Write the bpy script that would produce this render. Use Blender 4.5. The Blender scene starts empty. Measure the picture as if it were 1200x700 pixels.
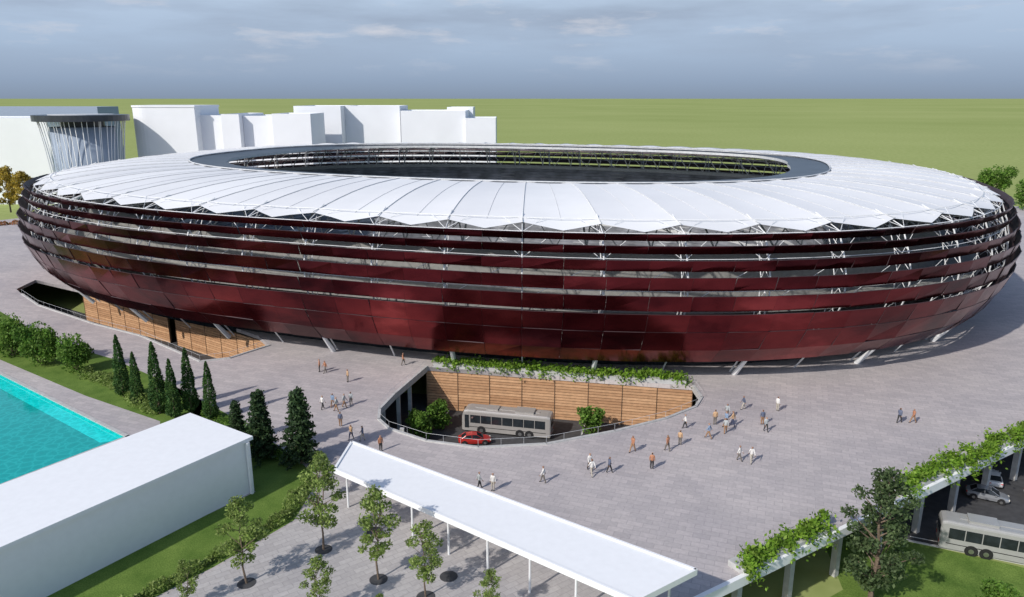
import bpy, bmesh, math, random
import numpy as np
from mathutils import Vector, Matrix
random.seed(7); rng=np.random.default_rng(7)
sc=bpy.context.scene
sc.view_settings.view_transform='Standard'; sc.view_settings.look='None'; sc.view_settings.exposure=0
COL=bpy.context.collection

# ---------------- materials ----------------
def newmat(name):
    m=bpy.data.materials.new(name); m.use_nodes=True
    nt=m.node_tree; b=nt.nodes['Principled BSDF']; return m,nt,b
def N(nt,t,**k):
    n=nt.nodes.new(t)
    for a,v in k.items(): setattr(n,a,v)
    return n
def coords(nt,scale=(1,1,1),rot=0):
    tc=N(nt,'ShaderNodeTexCoord'); mp=N(nt,'ShaderNodeMapping')
    mp.inputs['Scale'].default_value=scale; mp.inputs['Rotation'].default_value=(0,0,rot)
    nt.links.new(tc.outputs['Object'],mp.inputs['Vector']); return mp.outputs['Vector']
def ramp(nt,fac,stops):
    r=N(nt,'ShaderNodeValToRGB'); e=r.color_ramp.elements
    while len(e)<len(stops): e.new(.5)
    for i,(p,c) in enumerate(stops):
        e[i].position=p; e[i].color=(*c,1) if len(c)==3 else c
    nt.links.new(fac,r.inputs['Fac']); return r.outputs['Color']
def noise(nt,vec,scale,detail=3,rough=.55):
    n=N(nt,'ShaderNodeTexNoise'); n.inputs['Scale'].default_value=scale
    n.inputs['Detail'].default_value=detail; n.inputs['Roughness'].default_value=rough
    if vec is not None: nt.links.new(vec,n.inputs['Vector'])
    return n.outputs['Fac']
def mixc(nt,fac,a,b,mode='MIX'):
    m=N(nt,'ShaderNodeMix',data_type='RGBA',blend_type=mode)
    for sock,val in ((m.inputs[0],fac),(m.inputs[6],a),(m.inputs[7],b)):
        if hasattr(val,'is_output') or hasattr(val,'links'): nt.links.new(val,sock)
        elif isinstance(val,(int,float)): sock.default_value=val
        else: sock.default_value=(*val,1)
    return m.outputs[2]
def simple(name,col,rough=.6,metal=0,var=.12,scale=1.5,spec=.5):
    m,nt,b=newmat(name); v=coords(nt); n=noise(nt,v,scale,2)
    lo=tuple(c*(1-var) for c in col); hi=tuple(min(1,c*(1+var)) for c in col)
    nt.links.new(ramp(nt,n,[(.3,lo),(.7,hi)]),b.inputs['Base Color'])
    b.inputs['Roughness'].default_value=rough; b.inputs['Metallic'].default_value=metal
    b.inputs['Specular IOR Level'].default_value=spec
    return m
def leafmat(name,c1,c2,c3):
    m,nt,b=newmat(name)
    g=N(nt,'ShaderNodeNewGeometry')
    col=ramp(nt,g.outputs['Random Per Island'],[(0,c1),(.55,c2),(1,c3)])
    v=coords(nt); n=noise(nt,v,.8,1)
    col=mixc(nt,1.0,col,ramp(nt,n,[(.3,(.65,.65,.65)),(.7,(1.3,1.3,1.2))]),'MULTIPLY')
    nt.links.new(col,b.inputs['Base Color']); b.inputs['Roughness'].default_value=.6
    b.inputs['Specular IOR Level'].default_value=.25
    tr=N(nt,'ShaderNodeBsdfTranslucent'); nt.links.new(col,tr.inputs['Color'])
    mx=N(nt,'ShaderNodeMixShader'); mx.inputs[0].default_value=.42
    nt.links.new(b.outputs[0],mx.inputs[1]); nt.links.new(tr.outputs[0],mx.inputs[2])
    nt.links.new(mx.outputs[0],nt.nodes['Material Output'].inputs['Surface'])
    return m

def paving(name,c1,c2,cm,bw,rh,rot=0):
    m,nt,b=newmat(name); v=coords(nt,rot=rot)
    br=N(nt,'ShaderNodeTexBrick'); nt.links.new(v,br.inputs['Vector'])
    br.inputs['Scale'].default_value=1; br.inputs['Brick Width'].default_value=bw; br.inputs['Row Height'].default_value=rh
    br.inputs['Mortar Size'].default_value=.025; br.inputs['Mortar Smooth'].default_value=.3
    br.inputs['Color1'].default_value=(*c1,1); br.inputs['Color2'].default_value=(*c2,1); br.inputs['Mortar'].default_value=(*cm,1)
    n=noise(nt,v,.09,5,.6); n2=noise(nt,v,3,2)
    c=mixc(nt,1.0,br.outputs['Color'],ramp(nt,n,[(.3,(.88,.88,.90)),(.7,(1.09,1.08,1.06))]),'MULTIPLY')
    c=mixc(nt,1.0,c,ramp(nt,n2,[(.3,(.92,.92,.92)),(.7,(1.07,1.07,1.07))]),'MULTIPLY')
    nt.links.new(c,b.inputs['Base Color']); b.inputs['Roughness'].default_value=.75
    return m
M={}
M['pave']=paving('plaza_paving',(.485,.445,.44),(.41,.38,.38),(.33,.305,.31),1.5,.75,.35)
M['pave2']=paving('walkway_paving',(.47,.45,.44),(.40,.38,.375),(.32,.30,.30),1.2,.6,-.62)
M['conc']=simple('concrete',(.45,.45,.44),.8)
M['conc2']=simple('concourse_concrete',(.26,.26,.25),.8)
M['white']=simple('white_render',(.82,.83,.84),.7,var=.02)
M['white2']=simple('white_context_render',(.76,.78,.81),.8,var=.03,scale=.1)
M['steel']=simple('white_painted_steel',(.72,.73,.74),.4,var=.04)
M['seam']=simple('grey_roof_rib',(.56,.57,.58),.5)
M['dark']=simple('dark_glazing_ring',(.035,.04,.05),.35,var=.3,scale=.2)
M['seats']=simple('stadium_seats',(.17,.175,.19),.6,var=.45,scale=.25)
M['panelback']=simple('panel_rear_face',(.05,.03,.035),.6)
M['pitch']=simple('pitch_grass',(.06,.13,.03),.9)
M['asph']=simple('asphalt',(.055,.055,.058),.85,var=.2)
M['black']=simple('black_rubber',(.015,.015,.016),.6)
M['glass']=simple('dark_glass',(.02,.025,.03),.08,var=.3)
M['chrome']=simple('metal_trim',(.5,.5,.5),.3,.9)
M['busbody']=simple('silver_bus_paint',(.42,.40,.38),.35,.3,.04)
M['busw']=simple('grey_bus_paint',(.36,.36,.35),.3,.1,.04)
M['red']=simple('red_car_paint',(.45,.03,.025),.25,.1,.04)
M['carw']=simple('white_car_paint',(.7,.7,.7),.25,0,.03)
M['cars']=simple('silver_car_paint',(.4,.42,.45),.25,.5,.03)
M['light']=simple('lamp_lens',(.8,.75,.65),.2,0,.03)
M['taillight']=simple('red_lens',(.5,.02,.02),.2,0,.03)
M['paint']=simple('road_paint',(.7,.7,.68),.7)
M['bark']=simple('bark',(.15,.11,.08),.9,var=.35,scale=8)
M['leafdark']=leafmat('dark_conifer_leaf',(.025,.05,.025),(.05,.095,.04),(.09,.15,.06))
M['leafpark']=leafmat('grey_green_leaf',(.05,.085,.035),(.10,.15,.065),(.17,.23,.11))
M['leafcyp']=leafmat('cypress_leaf',(.025,.075,.02),(.06,.14,.035),(.12,.21,.06))
M['leafmid']=leafmat('broad_leaf',(.07,.15,.02),(.13,.25,.04),(.21,.34,.07))
M['leafyoung']=leafmat('young_leaf',(.13,.20,.045),(.24,.33,.085),(.34,.42,.15))
M['leafivy']=leafmat('planter_leaf',(.10,.20,.02),(.19,.34,.035),(.30,.44,.08))
M['leafyel']=leafmat('yellow_leaf',(.34,.24,.03),(.48,.36,.06),(.5,.42,.13))
M['flower']=leafmat('flower_bed_bloom',(.10,.16,.04),(.40,.12,.06),(.55,.36,.2))

def m_field():
    m,nt,b=newmat('field_grass'); v=coords(nt)
    n=noise(nt,v,.004,6,.6); n2=noise(nt,v,.3,3)
    c=ramp(nt,n,[(.3,(.285,.33,.115)),(.7,(.33,.375,.14))])
    n3=noise(nt,v,.0012,3,.5)
    c=mixc(nt,.35,c,ramp(nt,n3,[(.35,(.25,.31,.12)),(.65,(.38,.42,.19))]))
    c=mixc(nt,1.0,c,ramp(nt,n2,[(.3,(.85,.88,.8)),(.7,(1.1,1.08,1.1))]),'MULTIPLY')
    nt.links.new(c,b.inputs['Base Color']); b.inputs['Roughness'].default_value=1; b.inputs['Specular IOR Level'].default_value=0
    return m
M['field']=m_field()
def m_grass():
    m,nt,b=newmat('lawn_grass'); v=coords(nt)
    n=noise(nt,v,.35,5,.65); n2=noise(nt,v,9,4,.7)
    c=ramp(nt,n,[(.3,(.08,.145,.028)),(.7,(.16,.24,.055))])
    c=mixc(nt,1.0,c,ramp(nt,n2,[(.3,(.55,.6,.5)),(.7,(1.35,1.3,1.3))]),'MULTIPLY')
    nt.links.new(c,b.inputs['Base Color']); b.inputs['Roughness'].default_value=1; b.inputs['Specular IOR Level'].default_value=.1
    return m
M['grass']=m_grass()
def m_facade():
    m,nt,b=newmat('burgundy_metal_panel'); v=coords(nt); vs=coords(nt,(1,1,2.2))
    g=N(nt,'ShaderNodeNewGeometry')
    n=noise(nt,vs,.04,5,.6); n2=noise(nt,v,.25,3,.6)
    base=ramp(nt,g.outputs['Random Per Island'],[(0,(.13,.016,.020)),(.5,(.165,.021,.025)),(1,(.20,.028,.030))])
    c=mixc(nt,1.0,base,ramp(nt,n,[(.38,(.34,.28,.42)),(.50,(.95,.95,.97)),(.57,(1.2,1.25,1.2)),(.64,(2.0,2.4,2.2))]),'MULTIPLY')  # cloud-shaped reflections painted into the panel colour with noise
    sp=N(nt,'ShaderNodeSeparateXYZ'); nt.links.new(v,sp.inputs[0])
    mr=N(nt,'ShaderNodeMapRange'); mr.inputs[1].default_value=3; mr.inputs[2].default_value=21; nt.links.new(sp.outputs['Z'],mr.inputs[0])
    c=mixc(nt,1.0,c,ramp(nt,mr.outputs[0],[(0,(1.1,1.05,1.05)),(.35,(1,1,1)),(.6,(.72,.68,.8)),(1,(.6,.55,.68))]),'MULTIPLY')  # shade of the upper slats painted into the colour by height
    nt.links.new(c,b.inputs['Base Color'])
    b.inputs['Metallic'].default_value=.85
    r=ramp(nt,n2,[(.3,(.12,.12,.12)),(.7,(.26,.26,.26))]); nt.links.new(r,b.inputs['Roughness'])
    return m
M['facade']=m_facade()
def m_roof():
    m,nt,b=newmat('white_membrane'); v=coords(nt)
    g=N(nt,'ShaderNodeNewGeometry')
    n=noise(nt,v,.06,4,.6)
    c=ramp(nt,n,[(.3,(.73,.735,.74)),(.7,(.82,.82,.82))])
    c=mixc(nt,1.0,c,ramp(nt,g.outputs['Random Per Island'],[(0,(.94,.94,.95)),(1,(1.04,1.04,1.04))]),'MULTIPLY')
    nt.links.new(c,b.inputs['Base Color']); b.inputs['Roughness'].default_value=.55
    return m
M['roof']=m_roof()
def m_wood():
    m,nt,b=newmat('timber_slats'); v=coords(nt,(1,1,1))
    n=noise(nt,v,1.5,4)
    g=N(nt,'ShaderNodeNewGeometry')
    c=ramp(nt,g.outputs['Random Per Island'],[(0,(.42,.23,.12)),(1,(.60,.36,.20))])
    c=mixc(nt,1.0,c,ramp(nt,n,[(.3,(.85,.85,.85)),(.7,(1.1,1.1,1.1))]),'MULTIPLY')
    nt.links.new(c,b.inputs['Base Color']); b.inputs['Roughness'].default_value=.6
    return m
M['wood']=m_wood()
def m_water(name,col):
    m,nt,b=newmat(name); v=coords(nt)
    w=N(nt,'ShaderNodeTexVoronoi',feature='DISTANCE_TO_EDGE'); w.inputs['Scale'].default_value=.9
    dn=noise(nt,v,.8,3)
    vm=N(nt,'ShaderNodeVectorMath',operation='ADD'); nt.links.new(v,vm.inputs[0]); nt.links.new(dn,vm.inputs[1]); nt.links.new(vm.outputs[0],w.inputs['Vector'])
    c=ramp(nt,w.outputs['Distance'],[(0,tuple(min(1,x*1.2+.01) for x in col)),(.12,col),(.5,tuple(x*.9 for x in col))])
    nt.links.new(c,b.inputs['Base Color']); b.inputs['Roughness'].default_value=.08
    bp=N(nt,'ShaderNodeBump'); bp.inputs['Strength'].default_value=.12; nt.links.new(noise(nt,v,2.5,4),bp.inputs['Height']); nt.links.new(bp.outputs[0],b.inputs['Normal'])
    return m
M['water']=m_water('pool_water',(.0,.36,.34)); M['ledge']=m_water('pool_shallow_water',(.0,.66,.62))

# ---------------- mesh builder ----------------
class MB:
    def __init__(s): s.v=[];s.f=[];s.m=[]
    def poly(s,pts,mi=0):
        o=len(s.v); s.v+= [tuple(p) for p in pts]; s.f.append(tuple(range(o,o+len(pts)))); s.m.append(mi)
    def prism(s,pts,z0,z1,mi=0,mside=None):
        n=len(pts);o=len(s.v)
        s.v+=[(p[0],p[1],z0) for p in pts]+[(p[0],p[1],z1) for p in pts]
        A=sum(pts[i][0]*pts[(i+1)%n][1]-pts[(i+1)%n][0]*pts[i][1] for i in range(n))
        idx=list(range(n)) if A>0 else list(range(n))[::-1]
        s.f.append(tuple(o+n+i for i in idx)); s.m.append(mi)
        s.f.append(tuple(o+i for i in idx[::-1])); s.m.append(mi)
        ms=mi if mside is None else mside
        for k in range(n):
            a=idx[k];b=idx[(k+1)%n]
            s.f.append((o+a,o+b,o+n+b,o+n+a)); s.m.append(ms)
    def box(s,c,d,rot=0,mi=0):
        ca,sa=math.cos(rot),math.sin(rot); x,y=d[0]/2,d[1]/2
        pts=[(c[0]+px*ca-py*sa,c[1]+px*sa+py*ca) for px,py in ((-x,-y),(x,-y),(x,y),(-x,y))]
        s.prism(pts,c[2]-d[2]/2,c[2]+d[2]/2,mi)
    def tube(s,p0,p1,r0,r1=None,k=5,mi=0):
        r1=r0 if r1 is None else r1
        a=Vector(p0);b=Vector(p1);d=b-a
        if d.length<1e-6:return
        q=d.to_track_quat('Z','Y').to_matrix(); o=len(s.v)
        for P,r in ((a,r0),(b,r1)):
            for i in range(k):
                t=2*math.pi*i/k; s.v.append(tuple(P+q@Vector((r*math.cos(t),r*math.sin(t),0))))
        for i in range(k):
            j=(i+1)%k; s.f.append((o+i,o+j,o+k+j,o+k+i)); s.m.append(mi)
        s.f.append(tuple(o+i for i in range(k))[::-1]); s.m.append(mi)
        s.f.append(tuple(o+k+i for i in range(k))); s.m.append(mi)
    def path(s,pts,r,k=5,mi=0,closed=False):
        for i in range(len(pts)-(0 if closed else 1)): s.tube(pts[i],pts[(i+1)%len(pts)],r,None,k,mi)
    def leaves(s,P,size,mi=0,up=.3):
        n=len(P); 
        d=rng.normal(size=(n,3)); d[:,2]+=up; d/=np.linalg.norm(d,axis=1)[:,None]
        e=np.cross(d,rng.normal(size=(n,3))); e/=np.linalg.norm(e,axis=1)[:,None]; g=np.cross(d,e)
        sz=size*rng.uniform(.6,1.3,size=(n,1))
        V=np.stack([P-e*sz,P-g*sz*.55,P+e*sz,P+g*sz*.55],1).reshape(-1,3)
        o=len(s.v); s.v+=[tuple(x) for x in V.tolist()]
        s.f+=[(o+4*i,o+4*i+1,o+4*i+2,o+4*i+3) for i in range(n)]; s.m+=[mi]*n
    def mesh(s,name,mats):
        me=bpy.data.meshes.new(name); me.from_pydata(s.v,[],s.f)
        for x in mats: me.materials.append(x)
        me.polygons.foreach_set('material_index',s.m); me.update(); return me
    def obj(s,name,mats,parent=None,smooth=False):
        me=s.mesh(name,mats); o=bpy.data.objects.new(name,me); COL.objects.link(o)
        if smooth: me.polygons.foreach_set('use_smooth',[True]*len(me.polygons))
        if parent: o.parent=parent
        return o
def empty(name,loc=(0,0,0),rot=0):
    e=bpy.data.objects.new(name,None); COL.objects.link(e); e.location=loc; e.rotation_euler=(0,0,rot); e.empty_display_size=1; return e
def inst(name,me,loc,rot=0,scale=1,parent=None):
    o=bpy.data.objects.new(name,me); COL.objects.link(o); o.location=loc; o.rotation_euler=(0,0,rot)
    o.scale=(scale,)*3 if isinstance(scale,(int,float)) else scale
    if parent:o.parent=parent
    return o

# ---------------- stadium plan ----------------
CX,CY,PHI=-3.2,181.26,-.334; A0,B0,NN=102.8,80.65,2.473; AI,BI,NI=72.9,50.4,2.49
def se(a,b,n,th,z):
    c,s=math.cos(th),math.sin(th)
    x=a*math.copysign(abs(c)**(2/n),c); y=b*math.copysign(abs(s)**(2/n),s)
    cp,sp=math.cos(PHI),math.sin(PHI)
    return (CX+x*cp-y*sp,CY+x*sp+y*cp,z)
def out(th,off,z): return se(A0+off,B0+off,NN,th,z)
def inn(th,off,z): return se(AI+off,BI+off,NI,th,z)
ths=np.linspace(0,2*math.pi,6001); pp=np.array([out(t,0,0) for t in ths]); L=np.r_[0,np.cumsum(np.linalg.norm(np.diff(pp,axis=0),axis=1))]
def arc(n): return list(np.interp(np.linspace(0,L[-1],n,endpoint=False),L,ths))
def lerp(a,b,t): return tuple(a[i]+(b[i]-a[i])*t for i in range(3))

stad=empty('stadium')
NF=112; TF=arc(NF); 
rows=[(3.0,-3.2,5.4,-1.0),(5.43,-1.0,8.4,.6),(8.5,.6,11.1,1.6),(11.45,1.2,13.6,1.9),(14.15,1.2,16.0,1.75),(16.6,.8,18.1,1.3),(18.7,.0,19.8,.5),(20.3,-.5,21.25,0)]
mb=MB()
for (z0,o0,z1,o1) in rows:
    for i in range(NF):
        a=TF[i]; b=TF[(i+1)%NF]; 
        if b<a:b+=2*math.pi
        g=.003*(b-a); j=lambda:random.gauss(0,.06)
        mb.poly([out(a+g,o0+j(),z0),out(b-g,o0+j(),z0),out(b-g,o1+j(),z1),out(a+g,o1+j(),z1)])
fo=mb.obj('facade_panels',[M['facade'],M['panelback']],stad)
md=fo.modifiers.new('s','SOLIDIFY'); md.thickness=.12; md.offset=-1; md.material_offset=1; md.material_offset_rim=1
NP=56; TP=arc(NP); st=MB()
prof=[(0.0,-7),(3.2,-4.6),(6.0,-2.6),(9,-1.0),(12,.1),(15,.2),(18,-.6),(21.0,-1.8)]
for i,t in enumerate(TP):
    P=[out(t,o,z) for z,o in prof]; st.path(P,.12)
    Q=[out(t,o-2.0,z) for z,o in prof[1:]]; st.path(Q,.08)
    for k in range(len(Q)-1):
        st.tube(P[k+1],Q[k+1],.05,k=4); st.tube(Q[k],P[k+2],.05,k=4)
    t2=TP[(i+1)%NP]+(2*math.pi if i==NP-1 else 0); tm=(t+t2)/2
    top=out(t,-1.6,21.0)
    tp=TP[i-1]-(2*math.pi if i==0 else 0)
    st.tube(out(t,-1.4,17.5),out(tm,-3.0,21.6),.05,k=4); st.tube(out(t,-1.4,17.5),out((t+tp)/2,-3.0,21.6),.05,k=4)
    st.tube(top,out(t+(tm-t)*.55,-4.2,22.5),.05,k=4); st.tube(top,out(t-(t-tp)*.27,-4.2,22.5),.05,k=4)
    st.tube(top,out(t,-6,22.9),.08,k=4)
    st.tube(out(t,.0,12),out(t2,-.7,17.7),.04,k=4)
    prev=None
    for k in range(9):
        s=k/8; lo=lerp(out(t,-3.0,20.4),inn(t,0,23.2),s); lo=(lo[0],lo[1],lo[2]-1.0*math.sin(math.pi*s))
        up=lerp(out(t,-4.5,22.2),inn(t,0,24.2),s); up=(up[0],up[1],up[2]+.45*math.sin(math.pi*s))
        if prev: st.tube(prev[0],lo,.08,k=4); st.tube(prev[0],up,.045,k=4)
        st.tube(lo,up,.045,k=4); prev=(lo,up)
    rim=out(t,-13,16.7); st.tube(rim,lerp(out(t,-4.5,22.3),inn(t,0,24),.62),.16,k=5); st.tube(rim,lerp(out(t,-4.5,22.3),inn(t,0,24),.2),.12,k=5)
    st.tube(out(tm,-13,16.7),lerp(out(t,-4.5,22.3),inn(t,0,24),.5),.09,k=4); st.tube(out(tm,-13,16.7),lerp(out(t2,-4.5,22.3),inn(t2,0,24),.5),.09,k=4)
    if i%2==0: 
        st.tube(out(t,-6.0,0),out(t,-3.4,3.2),.42,.26,6)
for off,z,r in ((-1.8,21.0,.08),(-.6,17.9,.05),(.1,13.8,.05),(-.8,10,.05),(-3.6,3.15,.15),(-4.5,22.4,.07),(-3.0,20.4,.07)):
    st.path([out(t,off,z) for t in arc(112)],r,4,closed=True)
for off,z,r in ((0,23.2,.12),(0,24.1,.12)): st.path([inn(t,off,z) for t in arc(112)],r,4,closed=True)
st.obj('steel_structure',[M['steel']],stad)
# roof membrane
rf=MB(); rb=MB()
def roofpt(t,s,dz=0):
    p=lerp(out(t,-3.0,22.1),inn(t,0,24.3),s)
    return (p[0],p[1],p[2]+.75*math.sin(math.pi*s)+dz)
S=[0,.06,.14,.25,.4,.55,.7,.85,1]; U=[0,.25,.5,.75,1]
for i,t in enumerate(TP):
    t2=TP[(i+1)%NP]+(2*math.pi if i==NP-1 else 0)
    o=len(rf.v)
    for s in S:
        for u in U:
            tt=t+(t2-t)*u; w=4*u*(1-u); sag=-(.32-.22*s)*w
            if s==0:
                k=1-abs(2*u-1); p=out(tt,-3.2+1.7*k,22.0-.7*k)
            else: p=roofpt(tt,s,sag)
            rf.v.append(p)
    for a in range(len(S)-1):
        for b in range(4):
            rf.f.append((o+a*5+b,o+a*5+b+1,o+(a+1)*5+b+1,o+(a+1)*5+b)); rf.m.append(0)
    rb.path([roofpt(t,s,.05) for s in S],.07,4)
    rb.path([roofpt((t+t2)/2,s,-(.32-.22*s)+.03) for s in S[1:]],.03,4)
rb.path([roofpt(t,1,.1) for t in arc(112)],.14,4,closed=True)
rf.obj('roof_membrane',[M['roof']],stad,smooth=True); rb.obj('roof_ribs',[M['seam']],stad)
# dark inner ring
dr=MB(); T2=arc(168)
def rw(t):
    s=math.sin(t); c=math.cos(t); return 7.8 if s<0 else 7.8-6.2*min(1,max(0,(s-.15)/.5))
for i in range(168):
    a=T2[i]; b=T2[(i+1)%168]; wa,wb=rw(a),rw(b)
    for o0,z0,o1,z1,m in ((0,24.25,.5,24.0,0),(.5,24.0,1,23.8,0),(1,23.8,1,23.2,1)):
        dr.poly([inn(a,.3-wa*o0,z0),inn(b,.3-wb*o0,z0),inn(b,.3-wb*o1,z1),inn(a,.3-wa*o1,z1)],m)
dr.obj('inner_glazed_ring',[M['dark'],M['seam']],stad)
# bowl
bw=MB(); NB=112; TB=arc(NB); ST=28; RZ=16.5
def bowl(t,k):
    s=k/ST; a=52+(A0-12-52)*s; b=36+(B0-12-36)*s
    return a,b
for k in range(ST):
    s0=k/ST;s1=(k+1)/ST
    z=lambda s:-4+(RZ+4)*s**1.15
    for i in range(NB):
        a=TB[i];b=TB[(i+1)%NB]
        A,B=bowl(a,k);A1,B1=bowl(a,k+1)
        z0,z1=z(s0),z(s1)
        bw.poly([se(A,B,NN,a,z0),se(A,B,NN,b,z0),se(A,B,NN,b,z1),se(A,B,NN,a,z1)],1 if k%9==0 else 0)
        bw.poly([se(A,B,NN,a,z1),se(A,B,NN,b,z1),se(A1,B1,NN,b,z1),se(A1,B1,NN,a,z1)],1 if k in(12,27) or i%8==0 else 0)
for i in range(NB):
    a=TB[i];b=TB[(i+1)%NB]
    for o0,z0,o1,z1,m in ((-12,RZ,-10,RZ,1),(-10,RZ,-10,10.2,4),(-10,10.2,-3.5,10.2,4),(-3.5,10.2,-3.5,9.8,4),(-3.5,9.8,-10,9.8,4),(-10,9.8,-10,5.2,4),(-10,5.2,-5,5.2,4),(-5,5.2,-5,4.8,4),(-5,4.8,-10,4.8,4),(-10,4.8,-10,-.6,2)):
        bw.poly([out(a,o0,z0),out(b,o0,z0),out(b,o1,z1),out(a,o1,z1)],m)
bw.poly([se(52,36,NN,t,-4) for t in TB],3)
bw.obj('seating_bowl',[M['seats'],M['conc'],M['glass'],M['pitch'],M['conc2']],stad)

# ---------------- ground, plaza ----------------
ZL=-6.5
g=MB(); g.poly([(-30000,-3000,ZL),(30000,-3000,ZL),(30000,45000,ZL),(-30000,45000,ZL)]); g.obj('ground',[M['field']])
court=[(24.8,96),(24.9,92.0),(23.4,88.9),(18.8,85.2),(12.1,81.6),(3.9,78.2),(-3.8,77.3),(-9.8,79.0),(-14.6,82.3),(-16.3,85.0),(-16.7,88.1),(-15.6,93.2),(-12.5,103.7)]
lefth=[(-103,158),(-102,150),(-98.2,145.8),(-89.8,137.4),(-72.7,125.2),(-61.3,118.4),(-46.5,105.9),(-42.6,107.4),(-38.5,113.5),(-42,118.5),(-50,125),(-66,134),(-85,147)]
pool=[(-73.3,101.2),(-44.6,80.2),(-51.9,68.7),(-67.5,44.4),(-96,65)]
plaza=[(12.5,49.9),(59,79.5),(110,112),(200,170),(205,250),(150,305),(-110,305),(-165,240),(-200,190),(-190,60),(-120,5),(-40,16.5)]
def slab(name,outer,holes,zt,th,mat):
    cu=bpy.data.curves.new(name,'CURVE'); cu.dimensions='2D'; cu.fill_mode='BOTH'; cu.extrude=th/2
    for P in [outer]+holes:
        s=cu.splines.new('POLY'); s.points.add(len(P)-1)
        for i,p in enumerate(P): s.points[i].co=(p[0],p[1],0,1)
        s.use_cyclic_u=True
    ob=bpy.data.objects.new(name,cu); COL.objects.link(ob); ob.location=(0,0,zt-th/2)
    dg=bpy.context.evaluated_depsgraph_get(); me=bpy.data.meshes.new_from_object(ob.evaluated_get(dg))
    bpy.data.objects.remove(ob); me.materials.clear(); me.materials.append(mat)
    o=bpy.data.objects.new(name,me); COL.objects.link(o); o.location=(0,0,zt-th/2); return o
sh=[out(t,-11,0)[:2] for t in arc(80)]
slab('plaza_pavement',plaza,[sh,court,lefth,pool],0,.6,M['pave'])

M['backing']=simple('dark_timber_backing',(.12,.07,.04))
def wood_wall(name,a,b,z0,z1):
    e=MB(); d=Vector((b[0]-a[0],b[1]-a[1],0)); Ln=d.length; ang=math.atan2(d.y,d.x); n=int((z1-z0)/.42)
    ctr=((a[0]+b[0])/2,(a[1]+b[1])/2)
    e.box((ctr[0],ctr[1],(z0+z1)/2),(Ln,.2,z1-z0),ang,1)
    px,py=math.sin(ang),-math.cos(ang)
    segs=max(1,int(Ln/4.5))
    for k in range(n):
        for s in range(segs):
            u=(s+.5)/segs; c=(a[0]+d.x*u+px*.17,a[1]+d.y*u+py*.17)
            e.box((c[0],c[1],z0+.21+k*(z1-z0)/n),(Ln/segs-.05,.12,(z1-z0)/n-.09),ang,0)
    for s in range(segs+1):
        u=s/segs; e.box((a[0]+d.x*u+px*.26,a[1]+d.y*u+py*.26,(z0+z1)/2),(.10,.05,z1-z0-.02),ang,1)
    return e.obj(name,[M['wood'],M['backing']])
wood_wall('timber_wall',(-12.5,103.75),(24.7,96.1),ZL,-.62)
wood_wall('timber_wall',(-88,149.5),(-64,134.5),ZL,-.62)
wood_wall('timber_wall',(-62,133),(-39,116.3),ZL,-.62)
a=MB(); a.poly([(x,y,ZL+.004) for x,y in ((-22,70),(30,70),(30,103),(-20,110))]); a.poly([(x,y,ZL+.004) for x,y in ((-112,120),(-36,98),(-36,118),(-112,168))]); a.obj('court_asphalt',[M['asph']])
r=MB()
for y0 in (-8.2,-4.1,0,4.1,8.2): r.box((3.5+y0*1.6,98.4-y0*.33,ZL+.010),(.13,5,.004),-.2)
r.obj('parking_bay_markings',[M['paint']])
r=MB()
r.poly([(x,y,ZL+.004) for x,y in ((30,74),(62,60),(140,26),(170,90),(75,100),(35,96))]); r.obj('road',[M['asph']])
r=MB()
for k in range(9):
    x=38+k*5; y=71.5-k*2.15
    r.box((x,y,ZL+.010),(2.6,.14,.004),-.405)
r.obj('road_markings',[M['paint']])
gr=MB(); gr.poly([(x,y,ZL+.004) for x,y in ((14,50),(31,61),(33,73),(60,59.5),(130,28),(90,0),(10,30))]); gr.obj('lower_lawn',[M['grass']])
kb=MB(); P=[(31,73.5),(62,59.8),(130,30)]
for i in range(2):
    p,q=P[i],P[i+1]; ang=math.atan2(q[1]-p[1],q[0]-p[0]); l=math.hypot(q[0]-p[0],q[1]-p[1]); kb.box(((p[0]+q[0])/2,(p[1]+q[1])/2,ZL+.07),(l,.2,.14),ang)
kb.obj('road_kerb',[M['conc']])
cl=MB()
for x,y in [(-15.6,86),(-15.9,90.5),(-14.6,95),(-13.6,99),(-12.5,84),(-6,79.6)]: cl.box((x-.8,y-.2,(ZL-.6)/2),(.5,.5,-ZL-.6))
for x,y in [(-95,141),(-84,132.5),(-75,126),(-66,120.5),(-57,114),(-50,108)]: cl.box((x-.6,y-.8,(ZL-.6)/2),(.5,.5,-ZL-.6),-.6)
ex,ey=.842,.539
for k in range(13):
    for dd in (1.2,9,17):
        x=14+ex*k*7-ey*dd; y=50.9+ey*k*7+ex*dd
        if (x+3)**2+(y-92)**2>420: cl.box((x,y,(ZL-.6)/2),(.6,.6,-ZL-.6),.57)
cl.obj('plaza_columns',[M['conc']])
rl=MB(); 
def rail(pts,h=1.0,step=2.4):
    for i in range(len(pts)-1):
        p,q=pts[i],pts[i+1]; l=math.hypot(q[0]-p[0],q[1]-p[1]); ang=math.atan2(q[1]-p[1],q[0]-p[0])
        rl.box(((p[0]+q[0])/2,(p[1]+q[1])/2,-.27),(l+.1,.35,.86),ang,1)
        n=max(1,round(l/step))
        for k in range(n): 
            u=k/n; rl.tube((p[0]+(q[0]-p[0])*u,p[1]+(q[1]-p[1])*u,.1),(p[0]+(q[0]-p[0])*u,p[1]+(q[1]-p[1])*u,h),.016,k=4)
        rl.tube((p[0],p[1],h),(q[0],q[1],h),.018,k=4)
rail(court); rail(lefth[2:9])
rl.obj('court_railing',[M['seam'],M['conc']])

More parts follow.
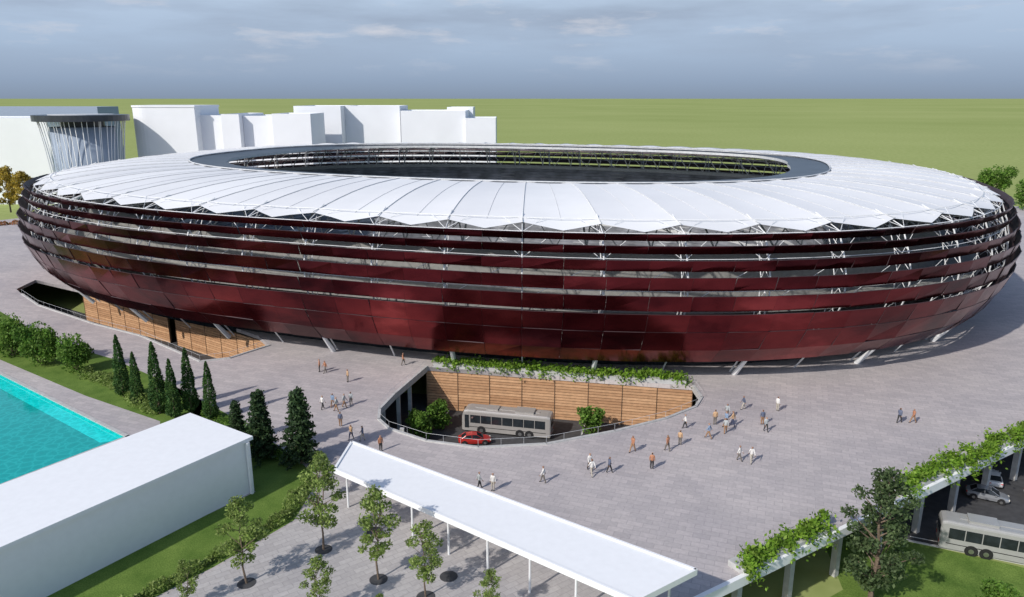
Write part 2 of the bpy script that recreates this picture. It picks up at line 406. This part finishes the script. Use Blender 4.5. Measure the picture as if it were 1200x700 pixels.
def planter(name,a,b,w,n,size=.28,hang=1.2,mat='leafivy',box=True,h=.55):
    e=MB(); d=Vector((b[0]-a[0],b[1]-a[1],0)); Ln=d.length; ang=math.atan2(d.y,d.x); nx,ny=math.sin(ang),-math.cos(ang)
    if box: e.box(((a[0]+b[0])/2,(a[1]+b[1])/2,h/2+.003),(Ln,w,h),ang,1)
    P=[]
    K=int(Ln/.55)
    bl=[((k+random.random())/K,random.uniform(-.4,.5)*w,random.uniform(.2,1.1),random.uniform(.45,1.1)) for k in range(K)]
    for _ in range(n):
        u,o,hh,rr=random.choice(bl); v=rng.normal(size=3)*rr*.5
        c=[a[0]+d.x*u+nx*o,a[1]+d.y*u+ny*o,h+hh*.5]
        if o>.2*w and random.random()<.5: c[2]-=random.random()*hang; c[0]+=nx*.3;c[1]+=ny*.3
        P.append([c[0]+v[0],c[1]+v[1],c[2]+v[2]*.6])
    e.leaves(np.array(P),size,0,.5)
    return e.obj(name,[M[mat],M['conc']])
planter('court_planter',(-11.3,104.4),(24.0,97.2),1.8,5200,.24,1.0)
planter('edge_planter',(18.6,54.6),(28.7,61.0),1.7,3200,.22,1.6)
planter('edge_planter',(38.0,67.0),(61,81.7),1.7,5200,.22,1.6)
planter('edge_planter',(61.5,82),(85,97),1.7,2400,.25,1.6)
eb=MB()
for p,q in (((12.5,49.7),(59,79.3)),((59,79.3),(110,111.8))):
    ang=math.atan2(q[1]-p[1],q[0]-p[0]); eb.box(((p[0]+q[0])/2,(p[1]+q[1])/2-.1,-.25),(math.hypot(q[0]-p[0],q[1]-p[1]),.4,.9),ang)
eb.obj('plaza_edge_beam',[M['white']])

# ---------------- lawn / pool / walk ----------------
gr=MB()
gr.poly([(x,y,.004) for x,y in [(-110,146),(-94.4,133.3),(-74.5,115.7),(-60.6,107.4),(-47,96.9),(-38.6,89.5),(-42.8,84.5),(-56.3,92.6),(-76.8,106.7),(-115,133)]])
gr.poly([(x,y,.004) for x,y in [(-47,96.9),(-34.9,86.2),(-25.9,77.3),(-19.9,70.4),(-20.3,62.3),(-25,55.1),(-29,50),(-50,20),(-62,18),(-25.6,67.6),(-34,73.8),(-40,78),(-42.8,84.5),(-38.6,89.5)]])
gr.obj('lawn',[M['grass']])
wk=MB(); wk.poly([(x,y,.004) for x,y in [(-19.6,70.2),(-20.0,62.2),(-24.7,55.0),(-28.7,49.9),(-40,36),(-10,36),(13,49),(-12.8,68.6)]]); wk.obj('walkway_pavement',[M['pave2']])
wp=MB()
wp.poly([(x,y,-.3) for x,y in pool]); 
a_,b_,c_=pool[0],pool[1],pool[2]
wp.poly([(a_[0],a_[1],-.294),(b_[0],b_[1],-.294),(b_[0]-2.7,b_[1]-1.0,-.294),(a_[0]-1.5,a_[1]-1.6,-.294)],1)
wp.poly([(b_[0],b_[1],-.290),(pool[3][0],pool[3][1],-.290),(pool[3][0]-.8,pool[3][1]+.5,-.290),(b_[0]-.9,b_[1]+.3,-.290)],1)
for i in range(5):
    p,q=pool[i],pool[(i+1)%5]; wp.poly([(p[0],p[1],-.6),(q[0],q[1],-.6),(q[0],q[1],.0),(p[0],p[1],.0)],2)
wp.obj('swimming_pool',[M['water'],M['ledge'],M['white']])
cp=MB()
for i in range(2):
    p,q=pool[i],pool[i+1]
    if i==1: q=pool[3]
    ang=math.atan2(q[1]-p[1],q[0]-p[0]); l=math.hypot(q[0]-p[0],q[1]-p[1]); cp.box(((p[0]+q[0])/2,(p[1]+q[1])/2,.03),(l+.5,.5,.08),ang)
cp.obj('pool_coping',[M['conc']])

hb=empty('white_hall'); e=MB()
d=Vector((.548,.836)); C=Vector((-25.8,67.8)); B=Vector((-33.9,73.2)); LL=52
pts=[C,B,B-d*LL,C-d*LL]; e.prism([tuple(p) for p in pts],0,5.55,0); e.obj('walls',[M['white']],hb)
e=MB(); nrm=(C-B).normalized(); P=[C+nrm*.25+d*.25,B-nrm*.25+d*.25,B-nrm*.25-d*(LL+.3),C+nrm*.25-d*(LL+.3)]
e.prism([tuple(p) for p in P],5.553,5.9,0); e.obj('roof_slab',[M['white']],hb)
e=MB(); e.box((C.x+nrm.x*.28+d.x*-.5,C.y+nrm.y*.28+d.y*-.5,2.75),(.25,.3,5.5),math.atan2(d.y,d.x)); e.box((C.x+nrm.x*.3-d.x*30,C.y+nrm.y*.3-d.y*30,2.0),(3,.3,.2),math.atan2(d.y,d.x)); e.obj('trim',[M['white']],hb)

cn=empty('entrance_canopy'); e=MB()
q=[(-16.4,70.5),(13.7,48.9),(8.7,45.4),(-16.8,64.7)]
e.prism(q,3.7,4.0,0)
for i in range(4):
    p,w=q[i],q[(i+1)%4]; ang=math.atan2(w[1]-p[1],w[0]-p[0]); e.box(((p[0]+w[0])/2,(p[1]+w[1])/2,3.87),(math.hypot(w[0]-p[0],w[1]-p[1])+.1,.22,.5),ang)
e.obj('roof_slab',[M['white']],cn)
e=MB()
for k in range(8):
    for s in (.12,.88):
        u=.04+k*.92/7; A_=Vector(q[0]).lerp(Vector(q[1]),u); B_=Vector(q[3]).lerp(Vector(q[2]),u); p=A_.lerp(B_,s); e.tube((p.x,p.y,0),(p.x,p.y,3.7),.1,k=8)
e.obj('columns',[M['steel']],cn)

# ---------------- vegetation ----------------
def blobs_pts(blobs,n):
    w=np.array([b[3]*b[4]*b[5] for b in blobs])**.67; w/=w.sum(); P=[]
    for b,c in zip(blobs,w):
        k=max(4,int(n*c)); d=rng.normal(size=(k,3)); d/=np.linalg.norm(d,axis=1)[:,None]
        P.append(np.array(b[:3])+d*np.array(b[3:])*rng.uniform(.45,1.1,size=(k,1)))
    return np.concatenate(P)
def tree_broad(name,h,cr,n,leaf,size=.2,nb=16,base=.35,trunk=.16,seed=0,sb=(.28,.48)):
    R=random.Random(seed); e=MB()
    pts=[(0,0,0)]; 
    for k in range(1,5): pts.append((R.gauss(0,.08)*k,R.gauss(0,.08)*k,h*.8*k/4))
    for k in range(4): e.tube(pts[k],pts[k+1],trunk*(1-k*.2),trunk*(1-(k+1)*.2),6,1)
    bl=[]
    for k in range(nb):
        z=h*(base+(1-base)*((k+.5)/nb)); rr=cr*math.sin(math.pi*min(.93,max(.15,((z/h-base)/(1-base))*.82+.12)))
        a=k*2.4+R.random(); r=rr*R.uniform(.35,.95); s=cr*R.uniform(*sb)
        c=(r*math.cos(a),r*math.sin(a),z); bl.append((*c,s,s,s*.75))
        zz=max(h*base*.8,z-r*.8); u=min(3.99,zz/(h*.8)*4); i=int(u); st_=lerp(pts[i],pts[i+1],u-i)
        e.tube(st_,c,trunk*.35,.02,4,1)
    e.leaves(blobs_pts(bl,n),size,0,.4)
    return e.mesh(name,[M[leaf],M['bark']])
def tree_cypress(name,h,r,n):
    e=MB(); e.tube((0,0,0),(0,0,h*.5),.14,.06,6,1)
    z=rng.beta(1.15,1.5,size=n); a=rng.uniform(0,2*math.pi,n)
    rad=r*np.minimum(1,(z+.02)*9)**.6*(1-z)**.62*(1+.14*np.sin(a*3+z*17))*rng.uniform(.7,1.06,n)
    P=np.stack([rad*np.cos(a),rad*np.sin(a),.35+z*(h-.35)],1); e.leaves(P,.15,0,.2)
    return e.mesh(name,[M['leafcyp'],M['bark']])
def tree_conifer(name,h,r,n,leaf='leafdark',size=.2):
    e=MB(); e.tube((0,0,0),(0,0,h*.95),.2,.03,7,1); P=[]; br=int(h*9)
    for k in range(br):
        z=.08+.9*(k/br); a=k*2.399; l=r*(1-z)**.75*random.uniform(.7,1.1)+.15
        s=Vector((0,0,z*h)); t=Vector((math.cos(a)*l,math.sin(a)*l,z*h-l*.25)); e.tube(s,t,.04,.01,3,1)
        m=max(6,int(n/br)); u=rng.uniform(.2,1,m)[:,None]
        P.append(np.array(s)*(1-u)+np.array(t)*u+rng.normal(size=(m,3))*np.array([.26,.26,.13])*(1.2-u*.5))
    e.leaves(np.concatenate(P),size,0,.5)
    return e.mesh(name,[M[leaf],M['bark']])
def bush_mesh(name,r,h,n,leaf,size=.16,seed=1):
    R=random.Random(seed); e=MB(); bl=[(0,0,h*.5,r*.8,r*.8,h*.5)]
    for k in range(12): 
        a=R.uniform(0,6.3); q=r*R.uniform(.3,.75); s=r*R.uniform(.25,.45); bl.append((q*math.cos(a),q*math.sin(a),h*R.uniform(.3,.85),s,s,s*.9))
        e.tube((0,0,0),(q*math.cos(a),q*math.sin(a),h*.5),.05,.02,4,1)
    P=blobs_pts(bl,n); P[:,2]=np.maximum(P[:,2],.05); e.leaves(P,size,0,.5); return e.mesh(name,[M[leaf],M['bark']])
cyp=[tree_cypress('cypress_mesh_%d'%k,9,1.15,3600) for k in range(2)]
for i,(x,y,h) in enumerate([(-51.1,92.3,8.6),(-47.9,89.7,7.2),(-43.9,86.9,9.4),(-41.3,85.3,7.8),(-40.0,87.0,8.6),(-36.7,85.0,7.6)]):
    inst('cypress_tree',cyp[i%2],(x,y,0),i*1.3,(h/9*.95,h/9*.95,h/9))
rb_=[bush_mesh('round_bush_mesh_%d'%k,2.6,4.9,3600,'leafmid',.2,k) for k in range(2)]
for i,(x,y,s) in enumerate([(-82.0,112.5,1.2),(-75.9,108.4,1.3),(-69.2,104.4,1.3),(-62.6,101.6,1.15),(-88.5,117,1.2)]):
    inst('round_tree',rb_[i%2],(x,y,0),i*2.1,(s*.82,s*.82,s*1.03))
con=[tree_conifer('conifer_mesh_%d'%k,8.6,2.3,7000) for k in range(2)]
inst('conifer_tree',con[0],(-27.2,74.8,0),0,.92); inst('conifer_tree',con[1],(-22.6,73.6,0),1,1.0); inst('conifer_tree',con[0],(-31.2,78.6,0),2,.6)
yt=[tree_broad('young_tree_mesh_%d'%k,8,1.9,2500,'leafyoung',.14,22,.28,.10,k,(.2,.36)) for k in range(3)]
for i,(x,y,h) in enumerate([(-16.4,57.6,8.6),(-10.9,53.4,8.0),(-21.5,52.9,7.6),(-6.8,51.2,6.6),(-14.4,48.6,5.2),(-1.6,48.2,4.4),(-25.0,50.1,4.0),(-9.6,46.8,3.4),(-18.5,66.0,5.0)]):
    inst('young_tree',yt[i%3],(x,y,0),i*1.7,h/8)
grt=MB()
for x,y in [(-16.4,57.6),(-10.9,53.4),(-21.5,52.9),(-6.8,51.2),(-14.4,48.6),(-12.5,60.5),(-17.8,62.2),(-5.2,53.8)]:
    grt.prism([(x+.75*math.cos(t*math.pi/8),y+.75*math.sin(t*math.pi/8)) for t in range(16)],.006,.03)
grt.obj('tree_grates',[M['asph']])
def hedge(name,path,w,h,n,leaf='leafmid',size=.15,z=0):
    e=MB(); P=[]; seg=[(path[i],path[i+1]) for i in range(len(path)-1)]; ls=[math.dist(*s) for s in seg]
    for _ in range(n):
        (p,q)=random.choices(seg,ls)[0]; u=random.random(); x=p[0]+(q[0]-p[0])*u; y=p[1]+(q[1]-p[1])*u
        k=.75+.35*math.sin(x*1.9)*math.cos(y*1.3)
        a=random.random()*math.pi; r=random.uniform(.6,1.05)
        nx,ny=(q[1]-p[1])/math.dist(p,q),-(q[0]-p[0])/math.dist(p,q)
        o=math.cos(a)*w/2*r*k; P.append([x+nx*o+random.gauss(0,.1),y+ny*o+random.gauss(0,.1),z+max(.05,math.sin(a)**.6*h*r*k)])
    e.leaves(np.array(P),size,0,.5); return e.obj(name,[M[leaf]])
hedge('hedge',[(-60,99.5),(-55,97),(-49.5,91.5),(-44,86.5)],2.8,1.5,4200,'leafyoung')
hedge('hedge',[(-20.6,70),(-21.2,62.6),(-25.8,55.4),(-29.8,49.8),(-38,39)],1.8,1.3,5200,'leafyoung')
hedge('hedge',[(-38,86.5),(-31,80.5),(-25,74.5)],2.4,1.2,2600,'leafmid')
inst('shrub',bush_mesh('court_shrub_mesh',1.6,3.4,1800,'leafmid',.2,5),(-10.2,96.5,ZL),0,1.15)
inst('shrub',bpy.data.meshes['court_shrub_mesh'],(-12.3,92.8,ZL),1,1.2)
inst('shrub',bpy.data.meshes['court_shrub_mesh'],(10.8,94.9,ZL),2,1.15)
bt=tree_broad('park_tree_mesh',13,3.3,6500,'leafpark',.18,42,.16,.26,11,(.17,.32))
inst('pine_tree',bt,(32.5,58.8,ZL),.5,1.02)
lt=tree_broad('small_park_tree_mesh',7,3.0,5200,'leafmid',.2,24,.15,.2,15,(.2,.4))
inst('park_tree',lt,(40.5,53.5,ZL),0,.8); inst('park_tree',lt,(47,54.5,ZL),2,.62); inst('park_tree',lt,(22,51,ZL),2,.6)
inst('park_tree',rb_[0],(203,318,-2),0,2.6); inst('park_tree',rb_[1],(181,262,0),0,2.4); inst('park_tree',rb_[1],(192,262,0),0,2.5)
ylt=tree_broad('autumn_tree_mesh',13,4,3500,'leafyel',.35,16,.2,.25,21)
inst('autumn_tree',ylt,(-165,255,0),0,1.05); inst('autumn_tree',ylt,(-172,257,0),1,1.15); inst('autumn_tree',ylt,(-180,252,0),2,1.0)
hedge('flower_bed',[(-190,222),(-166,226),(-146,238)],5,1.2,2600,'flower',.35)

# ---------------- background buildings ----------------
def bldg(name,parts,mat='white2'):
    p=empty(name); 
    for k,(x0,x1,y,dep,zt) in enumerate(parts):
        e=MB(); w=x1-x0; e.box(((x0+x1)/2,y+dep/2,(ZL+zt)/2),(w,dep,zt-ZL))
        e.box(((x0+x1)/2,y+dep/2,zt+.25),(w-.6,dep-.6,.5))
        for sx in (-1,1): e.box(((x0+x1)/2+sx*(w/2-.15),y+dep/2,zt+.45),(.3,dep,.9))
        for sy in (0,1): e.box(((x0+x1)/2,y+.15+sy*(dep-.3),zt+.45),(w-.6,.3,.9))
        e.obj('volume_%d'%(k+1),[M[mat]],p)
    return p
bldg('white_office_block',[(-262,-196,325,30,29.0)])
M['bluegrey']=simple('blue_grey_render',(.30,.36,.45),.8,var=.03)
bldg('blue_grey_office_block',[(-262,-199,372,20,33.0)],'bluegrey')
bldg('white_apartment_block',[(-124,-113,305,25,30.5),(-112.9,-106,300,30,31),(-105.9,-93,304,26,30.3),(-92.9,-78,299,22,31.2)])
bldg('white_hotel_block',[(-93,-73,330,35,33.8),(-72.95,-49,338,27,33.8)])
bldg('white_terrace_block',[(-47.8,-20,332,30,31.8),(-19.9,-7,330,25,28.8),(-30,-18,358,20,33)])
p=empty('white_round_corner_building'); e=MB()
pts=[(-123,300),(-123,325),(-150,325)]+[( -142+8*math.cos(t),308+8*math.sin(t)) for t in np.linspace(math.pi,1.5*math.pi,10)]
e.prism(pts,ZL,34.5); e.obj('walls',[M['white2']],p); e=MB()
e.prism([(-136.3+(x+136.3)*1.02,312+(y-312)*1.02) for x,y in pts],34.503,35.2); e.obj('cornice',[M['white2']],p)
p=empty('observation_tower',(-161.5,290,0)); e=MB()
cir=lambda r,n=48:[(r*math.cos(2*math.pi*i/n),r*math.sin(2*math.pi*i/n)) for i in range(n)]
e.prism(cir(11.0),ZL,27.5); e.obj('drum',[M['bluegrey']],p,True)
for po in bpy.data.objects['drum'].data.polygons:
    if abs(po.normal.z)>.5: po.use_smooth=False
e=MB(); e.prism(cir(16.3),29.7,31.9); e.prism(cir(7.5),27.503,29.697); e.obj('disc_roof',[M['dark']],p)
e=MB(); e.prism(cir(11.0),31.903,32.1); e.obj('roof_deck',[M['seam']],p)
e=MB()
for i in range(52):
    t=2*math.pi*i/52+random.uniform(-.05,.05); prv=None; ln=random.uniform(17,28)
    for k in range(7):
        s=k/6; r_=14.6-2.9*s; z=29.7-ln*s**1.3; c=(r_*math.cos(t),r_*math.sin(t),z)
        if prv: e.tube(prv,c,.13,k=3)
        prv=c
e.obj('hanging_cables',[M['white']],p)

# ---------------- vehicles ----------------
def wheel(e,x,y,r,w,mi,mh):
    e.tube((x,y-w/2,r),(x,y+w/2,r),r,None,18,mi); s=1 if y>0 else -1
    e.tube((x,y+s*w*.35,r),(x,y+s*(w/2+.012),r),r*.55,r*.5,12,mh)
def loft(e,secs,mi):
    n=len(secs[0]); o=len(e.v)
    for s in secs: e.v+=s
    for k in range(len(secs)-1):
        for i in range(n):
            j=(i+1)%n; e.f.append((o+k*n+i,o+k*n+j,o+(k+1)*n+j,o+(k+1)*n+i)); e.m.append(mi)
    e.f.append(tuple(o+i for i in range(n))[::-1]); e.m.append(mi); e.f.append(tuple(o+(len(secs)-1)*n+i for i in range(n))); e.m.append(mi)
def bus(name,loc,rot,mat,L=12.4):
    p=empty(name,loc,rot); W=1.27; H=3.35; e=MB()
    def sec(x,w,zb,zt,r=.3):
        pts=[(x,-w,zb),(x,w,zb),(x,w,zt-r)]
        for t in (30,60,90): a=math.radians(t); pts.append((x,w-r+r*math.cos(a),zt-r+r*math.sin(a)))
        for t in (90,60,30): a=math.radians(t); pts.append((x,-(w-r+r*math.cos(a)),zt-r+r*math.sin(a)))
        pts.append((x,-w,zt-r)); return pts
    h=L/2
    loft(e,[sec(-h,W-.12,.5,H-.35),sec(-h+.12,W-.02,.36,H-.1),sec(-h+.5,W,.34,H),sec(h-.9,W,.34,H),sec(h-.35,W-.03,.34,H-.12),sec(h-.05,W-.1,.38,H-.75),sec(h,W-.2,.45,1.5)],0)
    e.obj('body',[mat],p)
    e=MB(); nw=7; x0=-h+.7; x1=h-1.2; w=(x1-x0)/nw
    for s in (-1,1):
        for k in range(nw): e.box((x0+(k+.5)*w,s*(W+.006),2.1),(w-.09,.03,1.15))
        e.box((h-.75,s*(W+.0),1.7),(.6,.05,1.9))
    e.poly([(h-.02,-W+.2,1.45),(h-.02,W-.2,1.45),(h-.30,W-.12,H-.35),(h-.30,-W+.12,H-.35)]) 
    e.box((h+.0,0,1.75),(.06,2*W-.5,.75)); e.box((h-.12,0,2.45),(.2,2*W-.35,.7)); e.box((-h-.005,0,2.2),(.04,2*W-.6,.9))
    e.obj('windows',[M['glass']],p)
    e=MB()
    for x in (-h+2.9,-h+4.2,h-2.8):
        for s in (-1,1):
            e.tube((x,s*(W+.004)-s*.1,.52),(x,s*(W+.008),.52),.62,None,18,0)
            wheel(e,x,s*(W-.13),.5,.32,0,1)
    e.obj('wheels',[M['black'],M['chrome']],p)
    e=MB(); e.box((-2.5,0,H+.12),(2.6,1.7,.28)); e.box((2,0,H+.09),(1.6,1.5,.2)); e.box((0,0,H+.03),(9,.5,.06)); e.obj('roof_units',[mat],p)
    e=MB()
    for s in (-1,1):
        e.box((h-.02,s*.85,.75),(.08,.35,.2)); 
        e.box((-h+.0,s*.95,.95),(.05,.18,.4),0,1); e.tube((h-.2,s*(W),2.7),(h+.3,s*(W+.2),2.6),.03,k=4,mi=2); e.box((h+.3,s*(W+.2),2.35),(.1,.22,.45),0,2)
    e.box((0,-W-.006,.95),(L-1.2,.02,.08),0,2); e.box((0,W+.006,.95),(L-1.2,.02,.08),0,2)
    e.obj('lights_and_mirrors',[M['light'],M['taillight'],M['black']],p); return p
bus('coach_bus',(-.6,95.3,ZL),math.radians(-13)+math.pi,M['busbody'])
bus('city_bus',(49.6,66.2,ZL),-.405,M['busw'])
def car(name,loc,rot,mat):
    p=empty(name,loc,rot); e=MB()
    xs=[(-2.15,.62,.55,.78),(-2.0,.78,.35,.98),(-1.3,.86,.28,1.02),(0,.88,.27,1.0),(1.0,.87,.27,.95),(1.7,.82,.3,.82),(2.1,.7,.38,.68),(2.18,.55,.45,.6)]
    loft(e,[[(x,-w*.92,b),(x,w*.92,b),(x,w,(b+t)/2),(x,w*.93,t-.05),(x,w*.7,t),(x,-w*.7,t),(x,-w*.93,t-.05),(x,-w,(b+t)/2)] for x,w,b,t in xs],0)
    e.obj('body',[mat],p); e=MB()
    cab=[(-1.75,.70,.98),(-1.15,.66,1.36),(-.3,.64,1.44),(.35,.63,1.38),(1.15,.72,.95)]
    loft(e,[[(x,-.78,.93),(x,.78,.93),(x,w,max(.95,t-.04)),(x,w*.8,t),(x,-w*.8,t),(x,-w,max(.95,t-.04))] for x,w,t in cab],0)
    e.obj('greenhouse',[M['glass']],p); e=MB()
    loft(e,[[(x,-w,z),(x,w,z),(x,w*.9,z+.03),(x,-w*.9,z+.03)] for x,w,z in ((-1.12,.58,1.36),(-.3,.60,1.44),(.32,.56,1.38))],0)
    for s in (-1,1):
        e.tube((-.35,s*.79,.95),(-.35,s*.62,1.43),.04,k=4); e.tube((1.1,s*.72,.95),(.35,s*.62,1.39),.035,k=4); e.tube((-1.7,s*.70,.98),(-1.15,s*.62,1.37),.05,k=4)
        e.box((.75,s*.95,1.0),(.18,.16,.12))
    e.obj('roof_and_pillars',[mat],p); e=MB()
    for x in (-1.35,1.35):
        for s in (-1,1): e.tube((x,s*.80,.36),(x,s*.885,.36),.40,None,18,0); wheel(e,x,s*.80,.33,.2,0,1)
    e.obj('wheels',[M['black'],M['chrome']],p); e=MB()
    for s in (-1,1): e.box((2.08,s*.55,.64),(.14,.26,.1)); e.box((-2.08,s*.6,.8),(.12,.25,.1),0,1)
    e.obj('lights',[M['light'],M['taillight']],p); return p
car('parked_car',(-5.0,92.0,ZL),.1,M['red'])
car('parked_car',(57.5,81.5,ZL),1.2,M['carw']); car('parked_car',(54.5,77.5,ZL),-.5,M['cars']); car('parked_car',(61,77,ZL),-.4,M['carw'])

# ---------------- people ----------------
def body(kind):
    sw={'stand':0,'walk':.26,'walk2':-.24,'wide':.34}[kind]; a=sw*.9
    V=[(0,0,.95,.15,.11),(0,0,1.12,.135,.10),(0,.01,1.32,.165,.115),(0,0,1.46,.075,.07),(0,.01,1.54,.06,.06),(0,.03,1.62,.092,.10),(0,.02,1.71,.085,.095)]
    Eg=[(0,1),(1,2),(2,3),(3,4),(4,5),(5,6)]
    for s in (-1,1):
        o=len(V); q=a*s
        V+=[(s*.17,0,1.42,.07,.065),(s*.225,-q*.4,1.16,.05,.05),(s*.235,-q*.9+.05,.93,.036,.036),(s*.235,-q*1.05+.07,.85,.042,.026)]
        Eg+=[(2,o),(o,o+1),(o+1,o+2),(o+2,o+3)]
        o=len(V); q=sw*s
        V+=[(s*.09,0,.88,.1,.1),(s*.1,q*.5+.04,.5,.07,.07),(s*.1,q*1.0,.10,.047,.05),(s*.105,q+.15,.045,.045,.035)]
        Eg+=[(0,o),(o,o+1),(o+1,o+2),(o+2,o+3)]
    me=bpy.data.meshes.new('sk'); me.from_pydata([v[:3] for v in V],Eg,[]); ob=bpy.data.objects.new('sk',me); COL.objects.link(ob)
    bpy.context.view_layer.objects.active=ob; ob.select_set(True); bpy.ops.object.modifier_add(type='SKIN')
    for i,v in enumerate(V): me.skin_vertices[0].data[i].radius=(v[3]*1.12,v[4]*1.12); me.skin_vertices[0].data[i].use_root=(i==0)
    sm=ob.modifiers.new('ss','SUBSURF'); sm.levels=1; sm.render_levels=1
    dg=bpy.context.evaluated_depsgraph_get(); m2=bpy.data.meshes.new_from_object(ob.evaluated_get(dg)); bpy.data.objects.remove(ob)
    e=MB(); e.v=[tuple(v.co) for v in m2.vertices]; e.f=[tuple(p.vertices) for p in m2.polygons]
    zmin=min(v[2] for v in e.v); e.v=[(x,y,z-zmin) for x,y,z in e.v]
    for f in e.f:
        c=np.mean([e.v[i] for i in f],axis=0); z=c[2]; arm=abs(c[0])>.175 and z>.78
        if z>1.53+.02: m=1 if (z>1.70 or c[1]<-.02) else 0
        elif z>1.49: m=0
        elif arm and z<.93: m=0
        elif arm: m=2
        elif z>.93: m=2
        elif z<.10: m=4
        else: m=3
        e.m.append(m)
    e.tube((0,.115,1.635),(0,.14,1.61),.016,.02,4,0)
    for s in (-1,1):
        e.tube((s*.035,.105,1.66),(s*.035,.122,1.66),.012,.01,5,4); e.tube((s*.088,.02,1.66),(s*.105,.01,1.65),.03,.02,5,0)
        q=a*s; hx,hy,hz=s*.235,-q*1.08+.08,.82
        for k in range(4): e.tube((hx,hy-.03+k*.02,hz),(hx-s*.015,hy-.03+k*.024+.01,hz-.07-.012*(1-abs(k-1.4))),.010,.007,4,0)
        e.tube((hx-s*.01,hy+.035,hz+.03),(hx-s*.02,hy+.075,hz-.02),.011,.008,4,0)
    return e
skin=[simple('skin_%d'%i,c) for i,c in enumerate([(.45,.27,.19),(.32,.18,.12)])]
hair=[simple('hair_%d'%i,c) for i,c in enumerate([(.02,.015,.01),(.10,.05,.025),(.25,.17,.08)])]
tops=[simple('shirt_%d'%i,c) for i,c in enumerate([(.7,.68,.65),(.10,.12,.18),(.40,.18,.10),(.2,.28,.4),(.5,.32,.18),(.04,.04,.05),(.4,.42,.42)])]
legs=[simple('trousers_%d'%i,c) for i,c in enumerate([(.05,.06,.11),(.16,.14,.12),(.30,.17,.09),(.03,.03,.03),(.42,.38,.32)])]
vari=[]
for kind in ('stand','walk','walk2','wide'):
    e=body(kind)
    for k in range(4):
        me=e.mesh('person_mesh',[random.choice(skin),random.choice(hair),random.choice(tops),random.choice(legs),M['black']])
        me.polygons.foreach_set('use_smooth',[True]*len(me.polygons)); vari.append(me)
ppl=[(-27.6,101.6),(-26.7,101.2),(-22.7,97.6),(-23.9,88.1),(-22.8,88.9),(-21.3,88.7),(-20.6,89.5),(-18.5,79.5),(-17.1,79.1),(-20.5,83.0),(-3.3,68.2),(-1.9,67.8),(3.2,69.4),(8.3,70.8),(10.2,71.5),(13.4,76.3),(14.8,72.3),(17.3,76.5),(19.0,78.0),(20.6,82.5),(22.7,79.7),(25.0,81.1),(26.4,85.5),(26.4,83.0),(29.2,88.1),(30.1,83.5),(29.9,81.6),(33.3,87.6),(24.6,74.2),(25.8,73.8),(46.8,84.0),(48.5,84.0),(-14.6,76.5),(-16.0,104.3),(24.4,83.5),(8.2,72.1),(25.6,83.0),(-22,87.5)]
for i,(x,y) in enumerate(ppl):
    inst('person',vari[(i*7+3)%len(vari)],(x,y,.003),random.uniform(0,6.28),random.uniform(1.05,1.16))

# ---------------- light, sky, camera ----------------
EL,AZ=math.radians(36),math.atan2(-.70,-.71)
sd=Vector((math.sin(AZ)*math.cos(EL),math.cos(AZ)*math.cos(EL),math.sin(EL)))
su=bpy.data.lights.new('sun','SUN'); su.energy=3.7; su.angle=math.radians(1.0); su.color=(1,.945,.875)
so=bpy.data.objects.new('sun',su); COL.objects.link(so); so.rotation_euler=sd.to_track_quat('Z','Y').to_euler(); so.location=(-100,-50,120)
w=bpy.data.worlds.new('World'); sc.world=w; w.use_nodes=True; nt=w.node_tree; bg=nt.nodes['Background']; bg.inputs['Strength'].default_value=.15
sk=N(nt,'ShaderNodeTexSky',sky_type='NISHITA'); sk.sun_disc=False; sk.sun_elevation=EL; sk.sun_rotation=AZ%(2*math.pi)
nt.links.new(sk.outputs[0],bg.inputs['Color'])
tc=N(nt,'ShaderNodeTexCoord'); sp=N(nt,'ShaderNodeSeparateXYZ'); nt.links.new(tc.outputs['Generated'],sp.inputs[0])
mp=N(nt,'ShaderNodeMapping'); mp.inputs['Scale'].default_value=(1,1,6.5); nt.links.new(tc.outputs['Generated'],mp.inputs['Vector'])
n1=noise(nt,mp.outputs[0],2.6,6,.56); 
mp2=N(nt,'ShaderNodeMapping'); mp2.inputs['Scale'].default_value=(1,1,5); mp2.inputs['Location'].default_value=(3.1,.4,.2); nt.links.new(tc.outputs['Generated'],mp2.inputs['Vector'])
n2=noise(nt,mp2.outputs[0],8,6,.6)
grad=ramp(nt,sp.outputs['Z'],[(0,(.24,.305,.41)),(.02,(.29,.375,.51)),(.06,(.40,.51,.67)),(.12,(.49,.61,.78))])
cl1=ramp(nt,n1,[(.40,(0,0,0)),(.66,(1,1,1))])
elf=ramp(nt,sp.outputs['Z'],[(0.02,(0,0,0)),(.075,(1,1,1))])
f1=mixc(nt,1.0,cl1,elf,'MULTIPLY')
c=mixc(nt,f1,grad,(.33,.405,.53))
cl2=ramp(nt,n2,[(.55,(0,0,0)),(.74,(.85,.85,.85))]); f2=mixc(nt,1.0,cl2,elf,'MULTIPLY')
c=mixc(nt,f2,c,(.63,.65,.72))
b2=N(nt,'ShaderNodeBackground'); b2.inputs['Strength'].default_value=1.0; nt.links.new(c,b2.inputs['Color'])
mr=N(nt,'ShaderNodeMapRange'); mr.inputs[1].default_value=.10; mr.inputs[2].default_value=.35; nt.links.new(sp.outputs['Z'],mr.inputs[0])
mx=N(nt,'ShaderNodeMixShader'); nt.links.new(mr.outputs[0],mx.inputs[0]); nt.links.new(b2.outputs[0],mx.inputs[1]); nt.links.new(bg.outputs[0],mx.inputs[2])
nt.links.new(mx.outputs[0],nt.nodes['World Output'].inputs['Surface'])
cd=bpy.data.cameras.new('camera'); cam=bpy.data.objects.new('camera',cd); COL.objects.link(cam)
cd.sensor_width=36; cd.lens=881/1200*36; cd.clip_end=60000; cd.clip_start=.5
cam.location=(0,0,38); cam.rotation_euler=(math.radians(90-14.94),0,0); sc.camera=cam
